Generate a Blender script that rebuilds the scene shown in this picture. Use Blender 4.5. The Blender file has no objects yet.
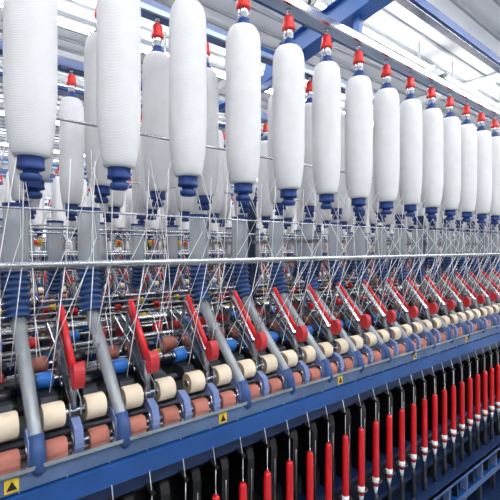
import bpy, math, random
from mathutils import Vector, Matrix
H=1.45
PI=math.pi
P=0.187
scene=bpy.context.scene
# ---------------- materials
def mat(name,col,rough=0.5,metal=0.0,alpha=1.0,noise=0.0,nscale=20,bump=None,emit=0,coat=0):
    m=bpy.data.materials.new(name); m.use_nodes=True
    nt=m.node_tree; b=nt.nodes['Principled BSDF']
    b.inputs['Base Color'].default_value=(*col,1); b.inputs['Roughness'].default_value=rough
    b.inputs['Metallic'].default_value=metal; b.inputs['Alpha'].default_value=alpha
    if coat: b.inputs['Coat Weight'].default_value=coat
    if emit:
        b.inputs['Emission Color'].default_value=(*col,1); b.inputs['Emission Strength'].default_value=emit
    if noise:
        tc=nt.nodes.new('ShaderNodeTexCoord'); n=nt.nodes.new('ShaderNodeTexNoise'); n.inputs['Scale'].default_value=nscale
        n.inputs['Detail'].default_value=4
        r=nt.nodes.new('ShaderNodeMapRange'); r.inputs['From Min'].default_value=.3; r.inputs['From Max'].default_value=.7
        r.inputs['To Min'].default_value=1-noise; r.inputs['To Max'].default_value=1+noise
        mx=nt.nodes.new('ShaderNodeVectorMath'); mx.operation='SCALE'; mx.inputs[0].default_value=col
        nt.links.new(tc.outputs['Object'],n.inputs['Vector']); nt.links.new(n.outputs['Fac'],r.inputs['Value'])
        nt.links.new(r.outputs['Result'],mx.inputs['Scale']); nt.links.new(mx.outputs['Vector'],b.inputs['Base Color'])
    if bump:
        tc=nt.nodes.new('ShaderNodeTexCoord'); w=nt.nodes.new('ShaderNodeTexWave'); w.bands_direction='Z'
        w.inputs['Scale'].default_value=bump; w.inputs['Distortion'].default_value=2.0
        w.inputs['Detail'].default_value=2
        bp=nt.nodes.new('ShaderNodeBump'); bp.inputs['Strength'].default_value=0.5; bp.inputs['Distance'].default_value=0.001
        nt.links.new(tc.outputs['Object'],w.inputs['Vector']); nt.links.new(w.outputs['Fac'],bp.inputs['Height'])
        nt.links.new(bp.outputs['Normal'],b.inputs['Normal'])
    return m
M={}
M['yarn']=mat('yarn_white',(.75,.75,.765),.95,bump=95,noise=.03,nscale=25)
M['thread']=mat('thread_white',(.88,.88,.90),.8)
M['blue']=mat('blue_plastic',(.006,.040,.20),.45)
M['hose']=mat('blue_hose',(.018,.060,.19),.5,noise=.15)
M['red']=mat('red_plastic',(.62,.006,.012),.35,coat=.2,noise=.08)
M['pad']=mat('red_pad',(.46,.022,.03),.5,noise=.12)
M['redcap']=mat('red_cap',(.66,.018,.015),.4)
M['silver']=mat('polished_steel',(.62,.64,.67),.2,1,noise=.15)
M['steel']=mat('brushed_steel',(.26,.27,.29),.36,1,noise=.3)
M['gun']=mat('dark_steel',(.06,.065,.08),.38,.8,noise=.3)
M['cream']=mat('cream_cot_roller',(.70,.59,.45),.6,noise=.16,nscale=9)
M['cream_end']=mat('roller_end',(.38,.27,.18),.5)
M['terra']=mat('terracotta_roller',(.38,.13,.095),.65,noise=.25,nscale=9)
M['slate']=mat('slate_blue_bracket',(.14,.19,.38),.4,noise=.12)
M['black']=mat('black_plastic',(.004,.004,.006),.35)
M['dark']=mat('dark_frame',(.012,.015,.024),.5,noise=.2)
M['pale']=mat('pale_blue_enamel',(.085,.135,.25),.25,noise=.2,nscale=8)
M['beam']=mat('blue_enamel',(.010,.070,.27),.25,noise=.12,nscale=6,coat=.2)
M['peg']=mat('bright_blue_peg',(.01,.13,.48),.3)
M['arm']=mat('blue_cross_arm',(.04,.14,.44),.3,noise=.06)
M['navy']=mat('navy_enamel',(.006,.020,.075),.35)
M['lblue']=mat('light_blue_enamel',(.32,.43,.58),.3,.3)
M['clear']=mat('clear_tube',(.50,.54,.58),.10,alpha=.5)
M['duct']=mat('duct_tube',(.38,.42,.46),.15,.1,alpha=.55)
M['green']=mat('green_table',(.03,.042,.03),.45,.3,noise=.25)
M['yellow']=mat('yellow_plastic',(.75,.5,.03),.4)
M['lamp']=mat('lamp_tube',(1,1,1),emit=20)
# ---------------- mesh builder
class MB:
    def __init__(s): s.v=[];s.f=[];s.mi=[];s.ms=[];s.sm=[]
    def m(s,k):
        if k not in s.ms: s.ms.append(k)
        return s.ms.index(k)
    def tube(s,pts,rads,mk,seg=12,caps=True,smooth=True,mcap=None):
        pts=[Vector(p) for p in pts]; mi=s.m(mk); base=len(s.v)
        n=len(pts); up=None
        for i,p in enumerate(pts):
            a=pts[max(i-1,0)]; b=pts[min(i+1,n-1)]
            t=(b-a)
            if t.length<1e-9: t=Vector((0,0,1))
            t.normalize()
            if up is None:
                up=Vector((1,0,0)) if abs(t.x)<.9 else Vector((0,1,0))
            u=(up-t*up.dot(t)).normalized(); w=t.cross(u); up=u
            for j in range(seg):
                an=2*PI*j/seg
                s.v.append(p+(u*math.cos(an)+w*math.sin(an))*rads[i])
        for i in range(n-1):
            for j in range(seg):
                a=base+i*seg+j;b=base+i*seg+(j+1)%seg
                s.f.append((a,b,b+seg,a+seg)); s.mi.append(mi); s.sm.append(smooth)
        if caps:
            mc=s.m(mcap) if mcap else mi
            s.f.append(tuple(base+j for j in reversed(range(seg)))); s.mi.append(mc); s.sm.append(False)
            s.f.append(tuple(base+(n-1)*seg+j for j in range(seg))); s.mi.append(mc); s.sm.append(False)
    def cyl(s,a,b,r,mk,seg=12,r2=None,bev=0,mcap=None):
        a=Vector(a);b=Vector(b); r2=r if r2 is None else r2
        if bev:
            t=(b-a).normalized()*bev
            s.tube([a,a+t*.01,a+t,b-t,b-t*.01,b],[r-bev,r-bev,r,r2,r2-bev,r2-bev],mk,seg,mcap=mcap)
        else: s.tube([a,b],[r,r2],mk,seg,mcap=mcap)
    def lathe(s,x,y,prof,mk,seg=24):
        base=len(s.v); mi=s.m(mk)
        for z,r in prof:
            for j in range(seg):
                an=2*PI*j/seg; s.v.append(Vector((x+r*math.cos(an),y+r*math.sin(an),z)))
        up=prof[-1][0]>prof[0][0]
        for i in range(len(prof)-1):
            for j in range(seg):
                a=base+i*seg+j;b=base+i*seg+(j+1)%seg
                q=(a,b,b+seg,a+seg)
                s.f.append(q if up else q[::-1]); s.mi.append(mi); s.sm.append(True)
        s.f.append(tuple(base+j for j in (reversed(range(seg)) if up else range(seg)))); s.mi.append(mi); s.sm.append(False)
        e=base+(len(prof)-1)*seg
        s.f.append(tuple(e+j for j in (range(seg) if up else reversed(range(seg))))); s.mi.append(mi); s.sm.append(False)
    def box(s,x0,x1,y0,y1,z0,z1,mk):
        s.prism([(y0,z0),(y1,z0),(y1,z1),(y0,z1)],x0,x1,mk)
    def prism(s,yz,x0,x1,mk):
        mi=s.m(mk);base=len(s.v);n=len(yz)
        for x in (x0,x1):
            for y,z in yz: s.v.append(Vector((x,y,z)))
        s.f.append(tuple(base+i for i in reversed(range(n)))); s.f.append(tuple(base+n+i for i in range(n)))
        s.mi+= [mi,mi]; s.sm+=[False,False]
        for i in range(n):
            j=(i+1)%n
            s.f.append((base+i,base+j,base+n+j,base+n+i)); s.mi.append(mi); s.sm.append(False)
    def obar(s,a,b,w,t,mk):
        a=Vector(a);b=Vector(b);d=(b-a).normalized(); nrm=Vector((0,-d.z,d.y))*t/2
        q=[a+nrm,b+nrm,b-nrm,a-nrm]
        s.prism([(p.y,p.z) for p in q][::-1],a.x-w/2,a.x+w/2,mk)
    def mesh(s,name):
        me=bpy.data.meshes.new(name); me.from_pydata([tuple(v) for v in s.v],[],s.f)
        for k in s.ms: me.materials.append(M[k])
        me.polygons.foreach_set('material_index',s.mi); me.polygons.foreach_set('use_smooth',s.sm)
        me.update(); return me
def obj(name,me,loc=(0,0,0),rot=0,parent=None,arr=None,pitch=P):
    o=bpy.data.objects.new(name,me); scene.collection.objects.link(o)
    o.location=loc; o.rotation_euler=(0,0,rot)
    if parent: o.parent=parent
    if arr:
        a=o.modifiers.new('array','ARRAY'); a.count=arr; a.use_relative_offset=False
        a.use_constant_offset=True; a.constant_offset_displace=(pitch,0,0)
    return o
def empty(name,loc=(0,0,0)):
    e=bpy.data.objects.new(name,None); e.location=loc; scene.collection.objects.link(e); e.empty_display_size=.1
    return e
def bobbin_mesh(seg=32):
    b=MB(); R=.0515
    b.lathe(0,0,[(.190,.028),(.191,.0345),(.196,.0380),(.212,.0415),(.245,.0465),(.285,.0500),(.33,R),(.57,R),(.605,.0505),(.628,.0475),(.641,.0425),(.648,.037),(.6495,.028),(.650,.018)],'yarn',seg)
    b.lathe(0,0,[(.163,.023),(.164,.027),(.169,.028),(.173,.0265),(.190,.0265),(.193,.030),(.196,.030)],'blue',seg)
    b.lathe(0,0,[(.155,.016),(.164,.016)],'blue',20)
    b.lathe(0,0,[(.138,.010),(.139,.018),(.143,.0215),(.153,.0215),(.156,.016)],'blue',24)
    b.lathe(0,0,[(.648,.024),(.652,.025),(.662,.025),(.666,.020),(.676,.018),(.678,.012)],'blue',seg)
    b.lathe(0,0,[(.672,.011),(.684,.012),(.690,.016),(.704,.0165),(.712,.012)],'silver',16)
    b.lathe(0,0,[(.706,.016),(.708,.0205),(.712,.0215),(.721,.0210),(.725,.0185),(.742,.0175),(.750,.0155),(.757,.010),(.759,.005)],'redcap',24)
    b.lathe(0,0,[(.752,.0035),(.778,.0035)],'silver',8)
    b.lathe(0,0,[(.768,.008),(.778,.009)],'silver',10)
    return b.mesh('roving_bobbin')
BM=bobbin_mesh(32); BL=bobbin_mesh(14)
def drafting():
    b=MB()
    for sx in (-.04675,.04675):
        b.cyl((sx-.023,1.0,H-.384),(sx+.023,1.0,H-.384),.029,'cream',22,bev=.003,mcap='cream_end')
        b.cyl((sx-.0255,1.0,H-.384),(sx+.0255,1.0,H-.384),.010,'silver',12)
        b.cyl((sx-.022,.972,H-.448),(sx+.022,.972,H-.448),.0215,'terra',20,bev=.003)
        b.cyl((sx-.024,.972,H-.448),(sx+.024,.972,H-.448),.008,'silver',10)
        if sx<0:
            b.cyl((sx-.018,1.085,H-.325),(sx+.018,1.085,H-.325),.020,'peg',16,bev=.003)
            b.cyl((sx-.024,1.085,H-.325),(sx+.022,1.085,H-.325),.009,'silver',10)
            b.cyl((sx-.012,1.235,H-.262),(sx+.012,1.235,H-.262),.016,'redcap',12)
        else:
            b.cyl((sx-.02,1.075,H-.345),(sx+.02,1.075,H-.345),.015,'black',12)
            b.cyl((sx-.012,1.20,H-.250),(sx+.018,1.20,H-.250),.014,'peg',12)
            b.cyl((sx-.016,1.12,H-.315),(sx+.012,1.12,H-.315),.012,'pad',12)
        b.cyl((sx-.022,1.16,H-.305),(sx+.022,1.16,H-.305),.021,'terra' if sx<0 else 'black',14)
        b.prism([(1.02,H-.375),(1.09,H-.385),(1.10,H-.345),(1.03,H-.350)],sx-.018,sx+.018,'gun')
        x=sx+.0467
        b.prism([(.955,H-.478),(1.005,H-.478),(1.03,H-.43),(1.02,H-.405),(.985,H-.395),(.955,H-.41),(.945,H-.44)],x-.011,x+.008,'slate')
        b.cyl((x-.014,.972,H-.436),(x+.010,.972,H-.436),.013,'silver',12)
        b.cyl((x-.013,1.0,H-.46),(x+.010,1.0,H-.46),.006,'gun',8)
        b.tube([(sx+.03,1.06,H-.36),(sx+.03,1.075,H-.27),(sx+.03,1.05,H-.245)],[.002,.002,.002],'silver',6)
        b.tube([(sx-.03,1.13,H-.34),(sx-.03,1.20,H-.22),(sx-.03,1.26,H-.20)],[.002,.002,.002],'silver',6)
    b.cyl((-.07,1.0,H-.384),(.07,1.0,H-.384),.006,'silver',8)
    for sx in (-.012,.012):
        b.prism([(.985,H-.392),(1.03,H-.385),(1.11,H-.31),(1.24,H-.245),(1.25,H-.215),(1.22,H-.205),(1.10,H-.265),(1.01,H-.345),(.985,H-.36)],sx-.0015,sx+.0015,'silver')
    b.prism([(1.02,H-.375),(1.11,H-.318),(1.22,H-.25),(1.22,H-.22),(1.10,H-.28),(1.01,H-.352)],-.010,.010,'gun')
    b.cyl((-.016,1.23,H-.228),(.016,1.23,H-.228),.014,'steel',14)
    b.cyl((-.016,1.06,H-.335),(.016,1.06,H-.335),.007,'silver',10)
    b.cyl((-.016,1.12,H-.29),(.016,1.12,H-.29),.007,'silver',10)
    b.cyl((0,1.16,H-.305),(0,1.17,H-.25),.008,'black',8)
    b.cyl((0,1.0,H-.38),(0,1.015,H-.31),.009,'steel',10)
    b.cyl((-.055,1.16,H-.305),(.055,1.16,H-.305),.005,'silver',8)
    b.cyl((-.075,1.085,H-.325),(.055,1.085,H-.325),.004,'silver',8)
    a=Vector((0,1.122,H-.150)); c=Vector((0,1.003,H-.290))
    b.tube([a,a.lerp(c,.03),a.lerp(c,.5),c],[.0045,.0068,.0076,.008],'red',12)
    b.obar((0.0,1.132,H-.168),(0.0,1.016,H-.303),.020,.006,'silver')
    b.obar((0.0,1.150,H-.245),(0.0,1.130,H-.158),.010,.006,'steel')
    pr=[]
    cy,cz=.982,H-.300
    for i in range(20):
        an=2*PI*i/20
        pr.append((cy+.018*math.cos(an),cz+.029*math.sin(an)))
    b.prism(pr,-.008,.016,'pad')
    b.cyl((-.0095,cy,cz),(.0175,cy,cz),.009,'red',12)
    b.cyl((.035,1.31,H-.27),(.060,1.31,H-.27),.015,'redcap',12)
    b.cyl((-.04,1.28,H-.36),(-.015,1.28,H-.36),.012,'yellow',12)
    b.cyl((.0,1.36,H-.33),(.03,1.36,H-.33),.018,'peg',12)
    b.cyl((-.06,1.34,H-.24),(-.04,1.34,H-.24),.012,'yellow',10)
    return b.mesh('drafting_unit')
DM=drafting()
def spindles():
    b=MB()
    for sx in (0,P/2):
        y=.912
        b.lathe(sx,y,[(H-.925,.0115),(H-.90,.0125),(H-.70,.0118),(H-.684,.0110),(H-.677,.008)],'red',14)
        b.lathe(sx,y,[(H-.955,.005),(H-.935,.0085),(H-.905,.0132),(H-.890,.0125)],'thread',14)
        b.lathe(sx,y,[(H-.677,.003),(H-.665,.002)],'silver',6)
        b.lathe(sx,y,[(H-1.08,.006),(H-1.075,.010),(H-1.04,.011),(H-1.02,.008),(H-.985,.009),(H-.955,.007)],'gun',12)
        b.lathe(sx,y,[(H-1.14,.009),(H-1.08,.010)],'black',10)
        b.tube([(sx+.022*math.cos(t*PI/8),y+.022*math.sin(t*PI/8),H-.905) for t in range(17)],[.0015]*17,'steel',6,caps=False)
        x=sx+P/4
        b.prism([(.935,H-.80),(1.03,H-.80),(1.03,H-.600),(.955,H-.597),(.94,H-.605),(.932,H-.63)],x-.012,x+.012,'black')
        b.prism([(.925,H-.90),(.99,H-.90),(.99,H-.80),(.93,H-.80)],x-.005,x+.005,'black')
        b.prism([(.905,H-.600),(.985,H-.585),(.985,H-.575),(.905,H-.595)],sx-.006,sx+.006,'black')
        b.cyl((x,.930,H-.66),(x,.930,H-.86),.0016,'steel',6)
        b.cyl((sx,.952,H-.455),(sx,.912,H-.600),.0012,'thread',5)
        b.cyl((sx,.912,H-.600),(sx,.912,H-.667),.0012,'thread',5)
    return b.mesh('spindle_unit')
SM=spindles()
def tube_unit():
    b=MB()
    b.tube([(0,1.22,H+.115),(0,1.22,H-.055)],[.031,.031],'clear',20,caps=False)
    b.tube([(0,1.22,H+.118),(0,1.22,H+.108)],[.033,.033],'blue',20,caps=False)
    pts=[];rr=[]
    n=40
    for i in range(n+1):
        t=i/n; z=-.06-.125*t; y=1.22-.03*t*t
        pts.append((0,y,H+z)); rr.append(.0295+.0045*math.cos(t*2*PI*7))
    b.tube(pts,rr,'hose',18)
    b.tube([(0,1.19,H-.183),(0,1.165,H-.215),(0,.955,H-.420),(0,.945,H-.440)],[.021,.018,.0145,.0145],'duct',16)
    b.tube([(0,.965,H-.405),(0,.948,H-.435),(0,.940,H-.465),(0,.950,H-.48)],[.0160,.0165,.0165,.013],'hose',16)
    return b.mesh('suction_tube')
TM=tube_unit()
def threads():
    b=MB()
    def th(*p): 
        for q,w in zip(p[:-1],p[1:]): b.cyl(q,w,.0012,'thread',4)
    th((.045,.94,H+.24),(.02,1.06,H+.05),(-.045,1.20,H-.19),(-.04,1.16,H-.285))
    th((.11,1.25,H+.22),(.10,1.15,H+.03),(.05,1.21,H-.19),(.046,1.16,H-.285))
    th((.11,1.23,H+.3),(.03,.95,H-.03),(.046,1.05,H-.30))
    th((-.02,.95,H+.20),(-.03,.952,H-.03),(-.046,1.03,H-.34))
    th((.075,.95,H+.26),(.072,.952,H-.03),(.070,1.10,H-.29))
    th((-.075,1.22,H+.24),(-.07,1.13,H+.10),(-.06,1.10,H-.28))
    th((.03,.94,H+.20),(.025,.955,H-.03),(-.046,1.10,H-.30))
    return b.mesh('roving_threads')
THM=threads()
X0,X1=-1.0,7.4
def frame_side(x0,x1):
    b=MB()
    def rod(y,z,r,mk='silver',seg=12): b.cyl((x0,y,H+z),(x1,y,H+z),r,mk,seg)
    b.box(x0,x1,.935,.955,H-.500,H-.460,'pale')
    b.box(x0,x1,.928,.955,H-.462,H-.453,'silver')
    b.box(x0,x1,.925,1.0,H-.553,H-.504,'beam')
    b.box(x0,x1,.940,1.0,H-.504,H-.500,'black')
    b.box(x0,x1,.940,1.0,H-.592,H-.553,'navy')
    rod(.972,-.448,.0065,'silver')
    rod(1.0,-.430,.012,'gun')
    rod(1.075,-.385,.012,'gun'); rod(1.16,-.345,.012,'steel')
    rod(1.17,-.338,.007,'silver')
    rod(1.235,-.228,.008,'silver')
    rod(1.29,-.30,.008,'silver'); rod(1.34,-.24,.006,'steel'); rod(1.31,-.27,.005,'silver')
    rod(1.28,-.36,.006,'silver'); rod(1.36,-.33,.006,'steel')
    rod(.955,-.036,.0065,'silver')
    rod(1.12,.335,.004,'silver'); rod(1.14,.10,.003,'silver'); rod(1.36,.06,.004,'silver')
    rod(1.30,-.06,.007,'steel')
    b.box(x0,x1,.915,.965,H+.778,H+.794,'lblue'); b.box(x0,x1,.907,.917,H+.774,H+.798,'silver')
    b.box(x0,x1,.967,.985,H+.784,H+.800,'beam')
    b.box(x0,x1,1.225,1.275,H+.775,H+.812,'beam'); b.box(x0,x1,1.216,1.226,H+.770,H+.787,'lblue')
    b.box(x0,x1,1.03,1.06,H-.95,H-.56,'black')
    b.box(x0,x1,.935,.995,H-.885,H-.868,'navy')
    b.box(x0,x1,.870,.965,H-1.105,H-1.085,'navy')
    b.box(x0,x1,.870,.880,H-1.120,H-1.088,'beam')
    b.box(x0,x1,.925,.965,H-1.010,H-.990,'navy')
    b.box(x0,x1,.90,.98,H-1.27,H-1.235,'beam')
    b.box(x0,x1,1.00,1.06,H-1.40,H-.95,'dark')
    b.box(x0,x1,.86,1.06,H-1.45,H-1.40,'navy')
    b.prism([(1.0,H-.60),(1.50,H-.50),(1.50,H-.46),(1.0,H-.55)],x0,x1,'green')
    b.box(x0,x1,1.44,1.50,H-.46,H-.37,'navy')
    return b.mesh('frame_rails')
FM=frame_side(X0,X1)
def ladder():
    b=MB()
    b.box(-.006,.006,.900,.930,H-1.24,H-1.10,'slate')
    b.box(.04,.055,.925,.95,H-1.40,H-1.26,'steel')
    b.box(P/2-.004,P/2+.004,.905,.93,H-1.24,H-1.10,'gun')
    b.box(P/2-.005,P/2+.005,.93,.96,H-1.10,H-1.0,'dark')
    return b.mesh('lower_struts')
LM=ladder()
def label():
    b=MB()
    b.prism([(.9335,H-.496),(.9352,H-.496),(.9352,H-.468),(.9335,H-.468)],-.013,.013,'yellow')
    mi=b.m('black'); k=len(b.v)
    b.v+= [Vector((-.010,.9325,H-.491)),Vector((.010,.9325,H-.491)),Vector((0,.9325,H-.472))]
    b.f.append((k,k+1,k+2)); b.mi.append(mi); b.sm.append(False)
    return b.mesh('warning_label')
LB=label()
YC=1.55
m0=empty('ring_spinning_machine',(0,YC,0))
for side in (0,1):
    def put(nm,me,x,arr,pitch=P):
        if side==0: return obj(nm,me,(x,-YC,0),0,m0,arr,pitch)
        return obj(nm,me,(6.4-x,YC,0),PI,m0,arr,pitch)
    n=45
    put('frame_rails',FM,0,None)
    ax=.640-8*P
    put('drafting_units',DM,ax,n)
    put('spindles',SM,ax-.03,n)
    put('roving_threads',THM,ax,n)
    put('lower_struts',LM,ax,n)
    put('suction_tubes',TM,.366-7*P,8)
    put('suction_tubes',TM,.740,34)
    if side==0: put('warning_labels',LB,.129-.52,15,.52)
def bobbin_at(y):
    me=BL.copy()
    for v in me.vertices: v.co.y+=y
    return me
BLF=bobbin_at(.94); BLR=bobbin_at(1.25)
def posts():
    b=MB()
    b.box(-.014,.014,1.535,1.565,0,H+.90,'navy')
    b.box(-.012,.012,1.26,1.84,H+.755,H+.785,'beam')
    b.box(-.010,.010,1.10,2.0,H+.02,H+.035,'steel')
    return b.mesh('creel_posts')
PM=posts()
obj('creel_posts',PM,(1.25-1.66,-YC,0),0,m0,5,1.66)
def cross():
    b=MB()
    # blue flat cross arm, pointed at its inner end, clamped to the creel rails
    b.prism([(1.50,H+.800),(1.46,H+.905),(1.35,H+.935),(.55,H+1.035),(.55,H+.950),(1.30,H+.845)],-.020,.020,'arm')
    b.prism([(.55,H+1.035),(1.35,H+.935),(1.35,H+.939),(.55,H+1.039)],-.040,.040,'arm')
    b.prism([(.55,H+.945),(1.30,H+.840),(1.30,H+.845),(.55,H+.950)],-.040,.040,'arm')
    b.box(-.012,.012,.93,.96,H+.794,H+.94,'arm')
    b.box(-.012,.012,1.235,1.265,H+.81,H+.90,'arm')
    b.box(-.01,.01,1.47,1.565,H+.80,H+.85,'arm')
    return b.mesh('cross_arm')
obj('cross_arms',cross(),(1.29,-YC,0),0,m0,4,2.9)
def track():
    b=MB()
    b.box(-1,7.4,1.05,1.11,H+1.24,H+1.285,'beam')
    b.box(-1,7.4,1.06,1.10,H+1.225,H+1.24,'silver')
    for i in range(5): b.box(-.2+i*2.0-.02,-.2+i*2.0+.02,1.06,1.10,H+1.285,H+2.6,'beam')
    return b.mesh('cleaner_track')
obj('overhead_cleaner_track',track(),(0,0,0))
NB=32
random.seed(4)
for y,xb,k0 in ((.94,1.100,-9),(1.25,.60,-7),(1.85,.67,-6),(2.16,.75,-6)):
    for k in range(k0,NB):
        o=obj('roving_bobbin',BM,(xb+P*k,y,H),random.uniform(0,6.28))
        s=random.uniform(.96,1.03); o.scale=(s,s,1)
def yellowtips():
    b=MB()
    b.lathe(0,1.25,[(H+.02,.012),(H+.06,.020),(H+.09,.018)],'yellow',10)
    b.lathe(.09,.94,[(H+.03,.010),(H+.05,.018),(H+.07,.016)],'redcap',10)
    b.lathe(.05,1.1,[(H-.02,.020),(H+.05,.012),(H+.07,.01)],'thread',10)
    return b.mesh('guide_tips')
YM=yellowtips()
for dy,xs in ((3.0,(0,8.3)),(6.0,(0,8.3,16.6)),(9.0,(1,9.3,17.6))):
    for x0 in xs:
        root=empty('ring_spinning_machine',(0,YC+dy,0))
        for side in (0,1):
            def put(nm,me,x,arr,pitch=P):
                if side==0: return obj(nm,me,(x0+x,-YC,0),0,root,arr,pitch)
                return obj(nm,me,(x0+6.4-x,YC,0),PI,root,arr,pitch)
            put('frame_rails',FM,0,None)
            ax=.640-8*P
            put('creel_bobbins',BLF,1.113-11*P,44).location.z=H
            put('creel_bobbins',BLR,.60-8*P,44).location.z=H
            if side==0:
                put('drafting_units',DM,ax,44)
                put('spindles',SM,ax-.03,44)
            put('suction_tubes',TM,.366-7*P,44)
            put('guide_tips',YM,ax,44)
        obj('creel_posts',PM,(x0+.416-.83,-YC,0),0,root,9,.83)
# ---------------- hall
def simple(name,build):
    b=MB(); build(b); return obj(name,b.mesh(name))
M['floor']=mat('floor_epoxy',(.20,.23,.25),.35,noise=.08,nscale=3)
M['wall']=mat('wall_paint',(.78,.80,.82),.7,noise=.03,nscale=2)
M['ceil']=mat('ceiling_panel',(.82,.83,.84),.7,noise=.03,nscale=2)
M['seam']=mat('ceiling_seam',(.30,.32,.35),.6)
M['glass']=mat('window_daylight',(.85,.93,1),emit=1.2)
CZ=H+2.6
XA,XB,YA,YB=-6,30,-3.5,14.5
simple('floor',lambda b:b.box(XA,XB,YA,YB,-.1,0,'floor'))
simple('ceiling',lambda b:b.box(XA,XB,YA,YB,CZ,CZ+.1,'ceil'))
simple('wall_back',lambda b:b.box(XA,XB,YB,YB+.1,0,CZ,'wall'))
simple('wall_front',lambda b:b.box(XA,XB,YA-.1,YA,0,CZ,'wall'))
simple('wall_left',lambda b:b.box(XA-.1,XA,YA,YB,0,CZ,'wall'))
simple('wall_right',lambda b:b.box(XB,XB+.1,YA,YB,0,CZ,'wall'))
def seams(b):
    y=YA+.1
    while y<YB:
        b.box(XA,XB,y,y+.03,CZ-.03,CZ,'seam'); y+=.28
    x=XA+.5
    while x<XB:
        b.box(x,x+.10,YA,YB,CZ-.14,CZ-.03,'ceil'); x+=3.0
simple('ceiling_purlins',seams)
def win(b):
    x=-4
    while x<28:
        b.box(x,x+2.2,YB-.03,YB-.005,H-.1,H+1.6,'glass')
        b.box(x+1.08,x+1.12,YB-.05,YB-.03,H-.1,H+1.6,'wall'); b.box(x,x+2.2,YB-.05,YB-.03,H+.75,H+.79,'wall')
        x+=3.2
simple('window_1',win)
def fixt(b):
    for y in (-1.6,-.3,.75,2.6,4.4,6.2,8.0,10.4,12.6):
        x=-5
        while x<28:
            b.box(x,x+2.3,y-.02,y+.02,CZ-.30,CZ-.25,'ceil')
            b.cyl((x+.03,y-.045,CZ-.29),(x+2.27,y-.045,CZ-.29),.016,'lamp',8)
            b.cyl((x+.03,y+.045,CZ-.29),(x+2.27,y+.045,CZ-.29),.016,'lamp',8)
            b.box(x,x+.03,y-.07,y+.07,CZ-.31,CZ-.25,'ceil'); b.box(x+2.27,x+2.3,y-.07,y+.07,CZ-.31,CZ-.25,'ceil')
            b.box(x+.3,x+.32,y-.01,y+.01,CZ-.25,CZ,'seam'); b.box(x+2.0,x+2.02,y-.01,y+.01,CZ-.25,CZ,'seam')
            x+=2.6
simple('fluorescent_lights',fixt)
def area(name,loc,sx,sy,e,rot=(0,0,0)):
    l=bpy.data.lights.new(name,'AREA'); l.shape='RECTANGLE'; l.size=sx; l.size_y=sy; l.energy=e; l.color=(1,.99,.98)
    o=bpy.data.objects.new(name,l); o.location=loc; o.rotation_euler=rot; scene.collection.objects.link(o)
area('aisle_lamp',(2.5,-.9,CZ-.35),9,.5,100,(math.radians(22),0,0))
area('machine_lamp',(2.5,2.9,CZ-.35),10,.5,45)
area('hall_lamp_a',(8,6,CZ-.35),18,1.5,150)
area('hall_lamp_b',(10,11,CZ-.35),22,1.5,150)
w=bpy.data.worlds.new('world'); scene.world=w; w.use_nodes=True
w.node_tree.nodes['Background'].inputs[0].default_value=(.9,.95,1,1); w.node_tree.nodes['Background'].inputs[1].default_value=.6
th=math.atan(500/400)
cam=bpy.data.cameras.new('camera'); cam.lens=28.8; cam.sensor_width=36; cam.shift_y=-.004; cam.clip_start=.02
co=bpy.data.objects.new('camera',cam); scene.collection.objects.link(co)
co.location=(0,0,H); co.rotation_euler=(math.radians(90),0,th-math.radians(90))
scene.camera=co
scene.view_settings.view_transform='Standard'
